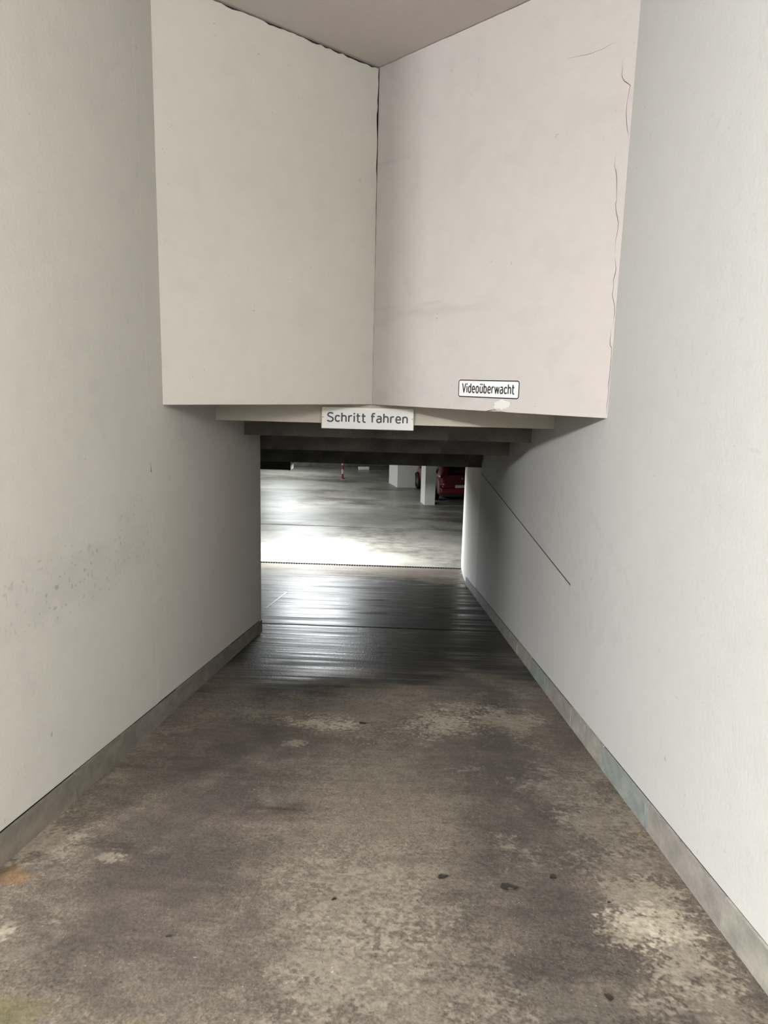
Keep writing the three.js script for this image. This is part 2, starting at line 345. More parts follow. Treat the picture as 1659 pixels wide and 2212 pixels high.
stain(900, 1860, 60, 12, 'dark', 0.4); stain(300, 1960, 300, 150, 'dark', 0.75); stain(420, 2110, 200, 110, 'dark', 0.5); stain(1130, 1930, 170, 130, 'dark', 0.3); stain(1130, 1975, 50, 10, 'dark', 0.4);
const BASE = [90, 83, 74], PALE = [130, 123, 110], DARK = [64, 58, 54], RUST = [122, 90, 56], MOSS = [96, 91, 56], LIME = [168, 160, 142];
const SHADES = { pale: PALE, dark: DARK, rust: RUST, moss: MOSS, lime: LIME };
function concreteFloor(x, z, c) {                      // grain of the worn concrete: patches, cross brush marks, grit
  const t = 1 + (fbm(x * 1.1 + 7, z * 1.1, 4) - 0.5) * 0.34 + (fbm(x * 2.5, z * 26, 3) - 0.5) * 0.16 + (fbm(x * 16, z * 16, 3) - 0.5) * 0.2;
  const g = vn(x * 210, z * 210), g2 = vn(x * 95 + 3, z * 95);
  const k = t * (1 + (g - 0.5) * 0.36 + (g2 - 0.5) * 0.22);
  for (let i = 0; i < 3; i++) c[i] = BASE[i] * k;
}
const rampMap = texture(2048, 2048, (u, v) => {
  const x = XL + u * (XR - XL), z = mix(NEAR, SPLIT, v), c = [0, 0, 0];
  concreteFloor(x, z, c);
  // broad tyre tracks worn dark, ragged at their edges
  const wob = (fbm(x * 2, z * 1.2 + 30, 4) - 0.5) * 0.5;
  const track = Math.max(smooth(0.42, 0.12, Math.abs(x - 0.62 + wob)), smooth(0.45, 0.12, Math.abs(x + 0.85 + wob)));
  times(c, 1 - 0.2 * track * smooth(0.25, 0.6, fbm(x * 5, z * 4, 4)));
  for (const [sx, sz, rx, rz, kind, s] of stains) {
    const dx = (x - sx) / rx, dz = (z - sz) / rz, r2 = dx * dx + dz * dz;
    if (r2 > 2.2) continue;
    const n = fbm(x * 9 + sx * 3, z * 13 + sz * 5, 4), fine = fbm(x * 60 + 2, z * 60, 2);
    const grit = kind === 'pale' || kind === 'lime' ? (0.5 - fine) * 0.75 + (0.5 - vn(x * 120, z * 120)) * 0.4 : (0.5 - fine) * 0.25;
    const m = smooth(0.72, 0.22, Math.sqrt(r2) * 0.55 + (0.5 - n) * 0.95 + grit) * s;
    const to = SHADES[kind];
    for (let i = 0; i < 3; i++) c[i] = mix(c[i], to[i] * (0.86 + 0.28 * fine), Math.min(1, m * 0.6));
  }
  // lime and grit swept against both walls
  const dr = XR - x, dl = x - XL, e = Math.min(dr * 0.55, dl * 1.2);
  if (e < 0.6) {
    const n = fbm(x * 6 + 3, z * 5, 4), f = fbm(x * 40, z * 40, 3);
    const m = smooth(0.5, 0.74, n * 0.6 + f * 0.42 + (vn(x * 120 + 9, z * 120) - 0.5) * 0.22 + 0.07 - e * 0.42) * smooth(0.5, 0.62, fbm(x * 1.7, z * 0.9 + 60, 2) + 0.12);
    for (let i = 0; i < 3; i++) c[i] = mix(c[i], PALE[i] * (0.8 + 0.3 * f), m * 0.6);
  }
  const s = vn(x * 150 + 40, z * 150);                  // scattered light and dark grains
  if (s > 0.965) for (let i = 0; i < 3; i++) c[i] = mix(c[i], 205, 0.45 * (vn(x * 5, z * 5) > 0.55)); else if (s < 0.03) times(c, 0.6);
  // tunnel shade painted into the colour of the steep lower stretch
  const tunnelShade = smooth(0.3, 0.75, fbm(x * 1.6 + 90, z * 2.2, 5) + (fbm(x * 2.2, z * 17, 3) - 0.5) * 0.35 + smooth(-4.6, -7.4, z) * 0.75 - 0.36);
  for (let i = 0; i < 3; i++) c[i] = mix(c[i], c[i] * 0.4, tunnelShade);
  return c.map((q) => Math.min(255, q));
}, true);
const streaks = (x, z) => fbm(x * 1.3, z * 22, 3);
const rampRough = texture(1024, 1024, (u, v) => {
  const x = XL + u * (XR - XL), z = mix(NEAR, SPLIT, v);
  const wear = smooth(-4.6, -6.6, z + (fbm(x * 2, z * 2, 3) - 0.5) * 1.2);
  const r = mix(0.82, 0.36, wear) + (streaks(x, z) - 0.5) * mix(0.1, 0.5, wear);
  return [0, Math.max(40, Math.min(255, r * 255)), 0];
});
const rampBump = texture(2048, 2048, (u, v) => {
  const x = XL + u * (XR - XL), z = mix(NEAR, SPLIT, v);
  const e = 128 + (fbm(x * 3, z * 30, 3) - 0.5) * 110 + (vn(x * 190, z * 190) - 0.5) * 60 + (vn(x * 75, z * 75) - 0.5) * 50;
  return [e, e, e];
});
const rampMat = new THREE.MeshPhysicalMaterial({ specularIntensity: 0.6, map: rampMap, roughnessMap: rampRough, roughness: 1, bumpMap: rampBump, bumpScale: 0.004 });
function setUV(geo, fu) { const p = geo.attributes.position, uv = geo.attributes.uv; for (let i = 0; i < p.count; i++) { const [a, b] = fu(p.getX(i), p.getY(i), p.getZ(i)); uv.setXY(i, a, b); } return geo; }
const LOW_X0 = -4.2, LOW_X1 = 1.8;
const lowMap = texture(1024, 2048, (u, v) => {
  const x = mix(LOW_X0, LOW_X1, u), z = mix(SPLIT, FOOT, v), c = [0, 0, 0];
  concreteFloor(x, z, c);
  const tunnelShade = smooth(0.35, 0.62, fbm(x * 0.9 + 20, z * 1.1, 4) + smooth(-13.6, -11.4, z + (fbm(x * 1.6, z * 0.6, 3) - 0.5) * 2.2) * 0.75 - 0.36 + (fbm(x * 0.8, z * 7, 3) - 0.5) * 0.4);
  for (let i = 0; i < 3; i++) c[i] = mix(c[i], c[i] * 0.4, tunnelShade);  // tunnel shade painted into the floor colour, fading out towards the foot
  return c.map((q) => Math.min(255, q));
}, true);
const lowRough = texture(512, 1024, (u, v) => {
  const x = mix(LOW_X0, LOW_X1, u), z = mix(SPLIT, FOOT, v);
  return [0, Math.max(40, Math.min(255, (0.38 + (fbm(x * 0.9, z * 9, 3) - 0.5) * 0.6) * 255)), 0];
});
const lowBump = texture(1024, 2048, (u, v) => {
  const x = mix(LOW_X0, LOW_X1, u), z = mix(SPLIT, FOOT, v);
  const e = 128 + (fbm(x * 1.2, z * 14, 3) - 0.5) * 110 + (fbm(x * 5, z * 55, 2) - 0.5) * 90 + (vn(x * 60, z * 60) - 0.5) * 40;
  return [e, e, e];
});
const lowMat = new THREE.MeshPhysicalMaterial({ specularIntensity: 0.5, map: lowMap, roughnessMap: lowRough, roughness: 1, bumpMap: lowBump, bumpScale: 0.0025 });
const hallMap = texture(2048, 2048, (u, v) => {        // ordinary grey floor concrete, brushed and stained by tyres
  const x = u * 28, z = v * 28, stain = smooth(0.45, 0.75, fbm(x * 0.45 + 12, z, 5) + (fbm(x * 6, z * 9, 3) - 0.5) * 0.25);
  const n = (fbm(x * 1.2 + 7, z * 1.2, 4) - 0.5) * 38 + (fbm(x * 3, z * 14, 3) - 0.5) * 16 + (vn(x * 40, z * 40) - 0.5) * 10 - 36 * stain;
  return [132 + n, 130 + n, 122 + n];
}, true);
const hallRough = texture(512, 512, (u, v) => [0, Math.max(45, Math.min(255, (0.43 + (fbm(u * 18, v * 70, 4) - 0.5) * 0.3) * 255)), 0]);
for (const t of [hallMap, hallRough]) t.repeat.set(1 / 28, 1 / 28);
const hallFloorMat = new THREE.MeshStandardMaterial({ map: hallMap, roughnessMap: hallRough, roughness: 1 });
{
  const g = group('floor');
  structure(g, 'worn concrete floor: stained ramp running down to the level garage floor', 'floor');
  const T = 0.25, slab = (name, x0, x1, z0, z1, mat, uv) => mesh(name, setUV(block(x0, x1, z0, z1, floorAt(z0) - T, floorAt(z1) - T, floorAt(z0), floorAt(z1)), uv), mat, g);
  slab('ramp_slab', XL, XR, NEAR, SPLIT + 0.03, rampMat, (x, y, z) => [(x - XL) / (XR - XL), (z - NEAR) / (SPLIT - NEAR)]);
  slab('ramp_slab', XL, XR, BACK, NEAR, concrete, (x, y, z) => [x, z]);
  slab('bay_slab', YARD, XL, BACK, LEFT_START, concrete, (x, y, z) => [x, z]);
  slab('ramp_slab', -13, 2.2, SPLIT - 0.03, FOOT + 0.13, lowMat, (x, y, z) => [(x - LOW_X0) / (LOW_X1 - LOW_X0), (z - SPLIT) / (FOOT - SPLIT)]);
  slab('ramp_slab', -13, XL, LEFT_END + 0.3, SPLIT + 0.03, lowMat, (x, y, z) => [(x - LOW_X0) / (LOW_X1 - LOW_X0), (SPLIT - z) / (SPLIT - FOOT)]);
  const hallUV = (x, y, z) => [x + 14, -14.5 - z];
  const J2 = -20.75;
  slab('garage_slab', -13, 13, FOOT - 0.13, J2 + 0.05, hallFloorMat, hallUV);
  slab('garage_slab', -13, 13, J2 - 0.05, -42, hallFloorMat, hallUV);
  const filler = new THREE.MeshStandardMaterial({ color: 0x1c1a18, roughness: 0.9 });
  mesh('joint_filler', block(-13, 2.2, SPLIT + 0.03, SPLIT - 0.03, ramp(SPLIT) - 0.2, ramp(SPLIT) - 0.2, ramp(SPLIT + 0.03) - 0.012, ramp(SPLIT - 0.03) - 0.012), filler, g);
  mesh('joint_filler', box(-13, 13, LEVEL - 0.2, LEVEL - 0.01, J2 + 0.05, J2 - 0.05), filler, g);
}
{ // drain channel at the foot of the ramp
  const g = group('channel_drain', [0, LEVEL, FOOT]);
  tag(g, 'narrow dark channel drain with a steel grate across the foot of the ramp', 'drain');
  const iron = new THREE.MeshStandardMaterial({ color: 0x5a5753, roughness: 0.6, metalness: 0.6 });
  const lining = new THREE.MeshStandardMaterial({ color: 0x6b665e, roughness: 0.95 });
  mesh('trough', mergeGeometries([box(-6, 1.5, -0.5, -0.45, 0.12, -0.12), box(-6, 1.5, -0.45, -0.09, 0.125, 0.11), box(-6, 1.5, -0.45, -0.09, -0.11, -0.125)]), lining, g);
  mesh('rail', box(-6, 1.5, -0.09, 0.0, 0.125, 0.11), iron, g);
  mesh('rail', box(-6, 1.5, -0.09, 0.0, -0.11, -0.125), iron, g);
  const bars = [];
  for (let x = -5.98; x < 1.5; x += 0.06) bars.push(box(x, x + 0.012, -0.035, -0.008, 0.11, -0.11));
  mesh('grate', mergeGeometries(bars), iron, g);
}
// a thin pale scratch line on the lower ramp
{
  const a = onRamp(574, 1314), b = onRamp(613, 1279);
  const s = mesh('painted_line', block(a.x - 0.015, a.x + 0.015, a.z, b.z, ramp(a.z) - 0.002, ramp(b.z) - 0.002, ramp(a.z) + 0.003, ramp(b.z) + 0.003), new THREE.MeshStandardMaterial({ color: 0xc4c0b6, roughness: 0.35 }), scene.getObjectByName('floor'));
  s.userData.label = 'thin pale painted line on the lower ramp';
}

// ------------------------------------------------------------------ the rest of the shell
structure(mesh('wall_back', box(YARD - 0.25, XR + 0.25, ramp(BACK) - 0.3, TOP + 0.25, BACK + 0.25, BACK), plainPaint), 'plastered end wall behind the top of the ramp', 'wall');
{
  const g = group('door_1', [0, ramp(BACK), BACK]);
  structure(g, 'closed white roller door at the top of the ramp', 'door');
  const m = new THREE.MeshStandardMaterial({ color: 0xcfcfca, roughness: 0.6 });
  for (let i = 0; i < 14; i++) mesh('slat', new RoundedBoxGeometry(2.4, 0.15, 0.03, 2, 0.008).translate((XL + XR) / 2, 0.09 + i * 0.155, -0.02), m, g);
}
structure(mesh('wall_bay', box(YARD, XL - 0.25, ramp(LEFT_START) - 0.3, TOP, LEFT_START, LEFT_START - 0.25), plainPaint), 'plastered return wall of the bay beside the ramp head', 'wall');
structure(mesh('wall_bay_side', block(YARD - 0.25, YARD, BACK, LEFT_START - 0.25, ramp(BACK) - 0.3, ramp(LEFT_START) - 0.3, TOP + 0.25, TOP + 0.25), plainPaint), 'plastered far wall of the bay beside the ramp head', 'wall');
structure(mesh('wall_mouth', box(-13, XL - 0.25, -3.2, 1.6, LEFT_END + 0.3, LEFT_END), hallPaint), 'garage wall beside the mouth of the ramp', 'wall');
structure(mesh('ceiling_hall', box(-13, 13, HALL_TOP, HALL_TOP + 0.3, -15.5, -42), concrete), 'low grey concrete ceiling of the garage', 'ceiling');
structure(mesh('added_light_block', box(-13, 13, -0.44, HALL_TOP, -17.7, -18.05), concrete), 'added unseen beam blocking lamp light under the garage ceiling inside the ramp mouth', 'ceiling');  // out of view, added to keep lamp light off the pillar fronts
structure(mesh('ceiling_lobby', box(-13, XL - 0.25, 0.732, 1.6, LEFT_END, -8.38), concrete), 'concrete ceiling strip beside the ramp mouth', 'ceiling');
structure(mesh('wall_hall_side', box(-13.3, -13, -3.2, 1.6, LEFT_END + 0.3, -42), hallPaint), 'long side wall of the garage', 'wall');
structure(mesh('wall_hall_end', box(13, 13.3, -3.2, 1.6, -11, -42), hallPaint), 'dark side wall of the garage behind the car', 'wall');
{
  const geo = box(-18, 18, LEVEL - 0.05, HALL_TOP, 0, -0.3);
  const m = structure(mesh('wall_far', geo, concrete), 'pale far wall of the garage', 'wall');
  m.position.set(-2.2, 0, -36.2); m.rotation.y = 0.2;
}

// ------------------------------------------------------------------ pillars
function pillar(label, a, b, c) {                      // three corners on the floor: a far side, b near corner, c other near corner
  const s = new THREE.Shape([a, b, c, [a[0] + c[0] - b[0], a[1] + c[1] - b[1]]].map(([x, z]) => new THREE.Vector2(x - b[0], -(z - b[1]))));
  const g = new THREE.ExtrudeGeometry(s, { depth: HALL_TOP - LEVEL, bevelEnabled: false }).rotateX(-Math.PI / 2);
  const m = mesh('concrete_pillar', g, hallPaint);
  m.position.set(b[0], LEVEL, b[1]);
  return structure(m, label, 'pillar');
}
const foot = (x, y) => { const p = onLevel(x, y); return [p.x, p.z]; };
pillar('slim concrete pillar beside the rear of the red car', foot(908, 1084), foot(917, 1091), foot(939, 1091));
pillar('broad concrete pillar behind the slim one, beside the front wheel of the car', foot(840, 1043), foot(858, 1053), foot(903, 1053.4));

// ------------------------------------------------------------------ lettering
const stroke = {                                       // plain road-sign letters: strokes in a cell, x to the right, y up, x-height 0.7, capitals 1
  S: [0.62, (p) => { p.M(0.56, 0.86); p.C(0.5, 1.0, 0.1, 1.05, 0.09, 0.74); p.C(0.08, 0.5, 0.58, 0.56, 0.57, 0.26); p.C(0.56, -0.06, 0.12, -0.06, 0.05, 0.16); }],
  c: [0.5, (p) => { p.M(0.46, 0.56); p.C(0.4, 0.72, 0.07, 0.76, 0.07, 0.35); p.C(0.07, -0.06, 0.4, -0.02, 0.46, 0.14); }],
  h: [0.55, (p) => { p.M(0.08, 0); p.L(0.08, 1); p.M(0.08, 0.45); p.C(0.12, 0.76, 0.47, 0.76, 0.47, 0.45); p.L(0.47, 0); }],
  r: [0.4, (p) => { p.M(0.08, 0); p.L(0.08, 0.7); p.M(0.08, 0.42); p.C(0.1, 0.66, 0.24, 0.72, 0.38, 0.67); }],
  i: [0.18, (p) => { p.M(0.09, 0); p.L(0.09, 0.7); p.dot(0.09, 0.93); }],
  t: [0.4, (p) => { p.M(0.14, 0.96); p.L(0.14, 0.2); p.C(0.14, 0.02, 0.24, -0.03, 0.38, 0.02); p.M(0.01, 0.68); p.L(0.36, 0.68); }],
  f: [0.42, (p) => { p.M(0.14, 0); p.L(0.14, 0.78); p.C(0.14, 1.0, 0.26, 1.02, 0.4, 0.98); p.M(0.01, 0.68); p.L(0.36, 0.68); }],
  a: [0.52, (p) => { p.M(0.1, 0.62); p.C(0.2, 0.74, 0.44, 0.74, 0.44, 0.48); p.L(0.44, 0); p.M(0.44, 0.4); p.C(0.1, 0.44, 0.06, 0.34, 0.06, 0.2); p.C(0.06, -0.06, 0.4, -0.04, 0.44, 0.2); }],
  e: [0.54, (p) => { p.M(0.08, 0.36); p.L(0.48, 0.36); p.C(0.48, 0.82, 0.08, 0.82, 0.07, 0.36); p.C(0.07, -0.06, 0.38, -0.06, 0.47, 0.12); }],
  n: [0.55, (p) => { p.M(0.08, 0); p.L(0.08, 0.7); p.M(0.08, 0.45); p.C(0.12, 0.76, 0.47, 0.76, 0.47, 0.45); p.L(0.47, 0); }],
  V: [0.62, (p) => { p.M(0.03, 1); p.L(0.31, 0.02); p.L(0.59, 1); }],
  d: [0.55, (p) => { p.M(0.47, 0); p.L(0.47, 1); p.M(0.47, 0.35); p.C(0.47, 0.82, 0.07, 0.82, 0.07, 0.35); p.C(0.07, -0.12, 0.47, -0.12, 0.47, 0.35); }],
  b: [0.55, (p) => { p.M(0.08, 0); p.L(0.08, 1); p.M(0.08, 0.35); p.C(0.08, 0.82, 0.48, 0.82, 0.48, 0.35); p.C(0.48, -0.12, 0.08, -0.12, 0.08, 0.35); }],
  o: [0.56, (p) => { p.M(0.07, 0.35); p.C(0.07, 0.83, 0.49, 0.83, 0.49, 0.35); p.C(0.49, -0.13, 0.07, -0.13, 0.07, 0.35); }],
  'ü': [0.55, (p) => { p.M(0.47, 0.7); p.L(0.47, 0); p.M(0.47, 0.25); p.C(0.43, -0.06, 0.08, -0.06, 0.08, 0.25); p.L(0.08, 0.7); p.dot(0.16, 0.93); p.dot(0.39, 0.93); }],
  w: [0.76, (p) => { p.M(0.03, 0.7); p.L(0.2, 0.02); p.L(0.38, 0.66); p.L(0.56, 0.02); p.L(0.73, 0.7); }],
  ' ': [0.26, () => {}],
};
function letter(ctx, text, x0, x1, yBase, cap, weight) {
  const gap = 0.1, total = [...text].reduce((s, ch) => s + stroke[ch][0] + gap, -gap), sx = (x1 - x0) / total;
  ctx.lineWidth = weight; ctx.lineCap = 'butt'; ctx.lineJoin = 'round'; ctx.strokeStyle = ctx.fillStyle = '#16181a';
  let x = 0;
  for (const ch of text) {
    const X = (a) => x0 + (x + a) * sx, Y = (b) => yBase - b * cap;
    ctx.beginPath();
    stroke[ch][1]({ M: (a, b) => ctx.moveTo(X(a), Y(b)), L: (a, b) => ctx.lineTo(X(a), Y(b)), C: (a, b, c, d, e, f) => ctx.bezierCurveTo(X(a), Y(b), X(c), Y(d), X(e), Y(f)), dot: (a, b) => { ctx.fillRect(X(a) - weight * 0.52, Y(b) - weight * 0.55, weight * 1.04, weight * 1.1); } });
    ctx.stroke();
    x += stroke[ch][0] + gap;
  }
}
function print(w, h, draw) {
  const c = document.createElement('canvas'); c.width = w; c.height = h;
  draw(c.getContext('2d'));
  const t = new THREE.CanvasTexture(c); t.colorSpace = THREE.SRGBColorSpace; t.magFilter = THREE.LinearFilter; t.anisotropy = 8;
  return t;
}
{ // low-speed sign on the first ceiling step
  const W = 0.763, H = 0.178, g = group('road_sign', [-0.331, 1.248, -5.93]);
  tag(g, 'white rectangular sign reading Schritt fahren, screwed to the ceiling step', 'sign');
  const t = print(1024, 240, (c) => {
    c.fillStyle = '#cfd0d0'; c.fillRect(0, 0, 1024, 240);
    c.fillStyle = '#d8d3c6'; c.fillRect(0, 0, 40, 240); c.fillRect(990, 0, 34, 240); c.fillRect(0, 0, 1024, 16);
    letter(c, 'Schritt fahren', 54, 968, 164, 106, 17);
  });
  const m = new THREE.MeshStandardMaterial({ color: 0xc9c7bf, roughness: 0.55 });
  mesh('plate', new RoundedBoxGeometry(W, H, 0.03, 2, 0.003).translate(0, 0, 0.015), m, g);
  mesh('lettering', new THREE.PlaneGeometry(W - 0.012, H - 0.012).translate(0, 0, 0.031), new THREE.MeshStandardMaterial({ map: t, roughness: 0.5 }), g);
  const rim = new THREE.MeshStandardMaterial({ color: 0x77786f, roughness: 0.6 });
  for (const s of [-1, 1]) mesh('rim', new THREE.BoxGeometry(0.004, H, 0.034).translate(s * (W / 2), 0, 0.017), rim, g);
  for (const s of [-1, 1]) mesh('screw', new THREE.CylinderGeometry(0.005, 0.005, 0.004, 12).rotateX(Math.PI / 2).translate(s * (W / 2 - 0.012), 0.004, 0.033), rim, g);
}
{ // video surveillance sign on the slanted wall
  const [u0, v0] = right.at(1054, 840.5), W = 0.545, H = 0.128;
  const p = V3(u0, v0, 0).applyMatrix4(right.f), g = group('warning_sign', p.toArray());
  g.rotation.y = Math.atan2(-right.d.x, -right.d.z); g.rotation.order = 'YXZ';
  tag(g, 'small white sign with black rounded border reading Videoüberwacht on the slanted wall', 'sign');
  const t = print(1024, 240, (c) => {
    c.fillStyle = '#cccdcf'; c.fillRect(0, 0, 1024, 240);
    c.strokeStyle = '#1b1e1c'; c.lineWidth = 15; c.beginPath(); c.roundRect(11, 11, 1002, 218, 26); c.stroke();
    letter(c, 'Videoüberwacht', 74, 946, 172, 118, 17);
  });
  const s = new THREE.Shape(), r = 0.014, w = W / 2, h = H / 2;
  s.moveTo(-w + r, -h); s.lineTo(w - r, -h); s.quadraticCurveTo(w, -h, w, -h + r); s.lineTo(w, h - r); s.quadraticCurveTo(w, h, w - r, h); s.lineTo(-w + r, h); s.quadraticCurveTo(-w, h, -w, h - r); s.lineTo(-w, -h + r); s.quadraticCurveTo(-w, -h, -w + r, -h);
  mesh('plate', new THREE.ExtrudeGeometry(s, { depth: 0.003, bevelEnabled: false }), new THREE.MeshStandardMaterial({ color: 0x9fa19e, roughness: 0.6 }), g);
  const face = new THREE.ShapeGeometry(s).translate(0, 0, 0.0035);
  setUV(face, (x, y) => [x / W + 0.5, y / H + 0.5]);
  mesh('lettering', face, new THREE.MeshStandardMaterial({ map: t, roughness: 0.5 }), g);
}

// ------------------------------------------------------------------ dead leaves on the ramp
{
  const leafMat = new THREE.MeshStandardMaterial({ color: 0x17120d, roughness: 0.85, side: THREE.DoubleSide });
  const spots = [
    [957, 1896, 0.022, 0.4, 'small dark curled leaf lying on the ramp, at the end of the row of three'],
    [1099, 1920, 0.034, -0.3, 'largest dark curled leaf on the ramp, with a hole in it'],
    [1195, 1897, 0.020, 1.3, 'small dark upright curled leaf on the ramp, towards the pale wall'],
    [1316, 2157, 0.016, 2.0, 'dark crumb of leaf lying on the pale worn concrete near the skirting'],
    [722, 1944, 0.012, 0.9, 'tiny dark leaf crumb on the pale middle of the ramp'],
    [365, 2024, 0.011, 0.2, 'tiny dark leaf crumb between the moss stain and the middle of the ramp'],
    [1316, 1951, 0.009, 0.2, 'tiny dark speck of leaf beside the pale patches by the wall'],
    [785, 1564, 0.03, 0.1, 'flat dark leaf lying on the pale stain across the ramp'],
  ];
  spots.forEach(([x, y, r, turn, label], i) => {
    const p = onRamp(x, y), N = 22, M = 5, pos = [], idx = [];
    const hole = i === 1 ? 0.36 : 0.0;
    for (let j = 0; j <= M; j++) for (let k = 0; k < N; k++) {
      const a = k / N * Math.PI * 2, q = mix(hole, 1, j / M), w = 1 + 0.1 * Math.sin(a * 3 + i) + 0.06 * Math.sin(a * 7 + i * 2);
      const lx = Math.cos(a) * q * r * w + (hole ? (1 - q) * r * 0.3 : 0), lz = Math.sin(a) * q * r * 0.7 * w;
      pos.push(lx, 0.001 + 0.3 * r * q * q * (0.7 + 0.3 * Math.sin(a * 2 + i)), lz);
    }
    for (let j = 0; j < M; j++) for (let k = 0; k < N; k++) { const a = j * N + k, b = j * N + (k + 1) % N; idx.push(a, b, a + N, b, b + N, a + N); }
    const g = new THREE.BufferGeometry();
    g.setAttribute('position', new THREE.Float32BufferAttribute(pos, 3)); g.setIndex(idx); g.computeVertexNormals();
    const m = mesh('dead_leaf', g, leafMat);
    m.position.set(p.x, ramp(p.z) + 0.001, p.z); m.rotation.set(-Math.atan(SLOPE), turn, 0, 'XYZ');
    tag(m, label, 'leaf', 'dead leaves on the ramp');
  });
}

// ------------------------------------------------------------------ garage things seen under the last ceiling step
{ // dark duct at the tunnel mouth
  const a = onLevel(565, 1010.6), g = group('ventilation_duct', [0, 0, -15.75]);
  tag(g, 'dark flat duct hanging under the garage ceiling at the ramp mouth', 'duct');
  const m = new THREE.MeshStandardMaterial({ color: 0x1f1f1e, roughness: 0.7 });
  const endX = px(631, 1008), x1 = endX.x / -endX.z * 15.75, low = EYE + px(600, 1010.4).y / -px(600, 1010.4).z * 15.9;
  mesh('duct_body', box(-9, x1, low, HALL_TOP, 0.2, -0.2), m, g);
  for (let x = -8.6; x < x1; x += 1.5) mesh('flange', box(x, x + 0.04, low - 0.006, HALL_TOP, 0.21, -0.21), m, g);
}
{ // red and white post
  const p = onLevel(740, 1034), g = group('barrier_post', [p.x, LEVEL, p.z]);
  tag(g, 'thin red barrier post with a pale band standing on the garage floor', 'post');
  const red = new THREE.MeshStandardMaterial({ color: 0x7a2230, roughness: 0.5 }), white = new THREE.MeshStandardMaterial({ color: 0xb9a8a8, roughness: 0.5 });
  mesh('base_plate', new THREE.CylinderGeometry(0.1, 0.11, 0.02, 20).translate(0, 0.01, 0), red, g);
  for (let i = 0; i < 5; i++) mesh('tube_section', new THREE.CylinderGeometry(0.045, 0.045, 0.2, 18).translate(0, 0.12 + i * 0.2, 0), i % 2 ? white : red, g);
  mesh('cap', new THREE.SphereGeometry(0.046, 18, 8, 0, Math.PI * 2, 0, Math.PI / 2).translate(0, 1.02, 0), red, g);
}
{ // white wheel stop by the far wall
  const p = onLevel(786, 1015), m = mesh('wheel_stop', new RoundedBoxGeometry(0.55, 0.16, 0.14, 3, 0.03).translate(0, 0.08, 0), new THREE.MeshStandardMaterial({ color: 0xd8d8d4, roughness: 0.7 }));
  m.position.set(p.x, LEVEL, p.z); m.rotation.y = 0.2;
  tag(m, 'short white wheel stop on the floor by the far garage wall', 'wheel stop');
}

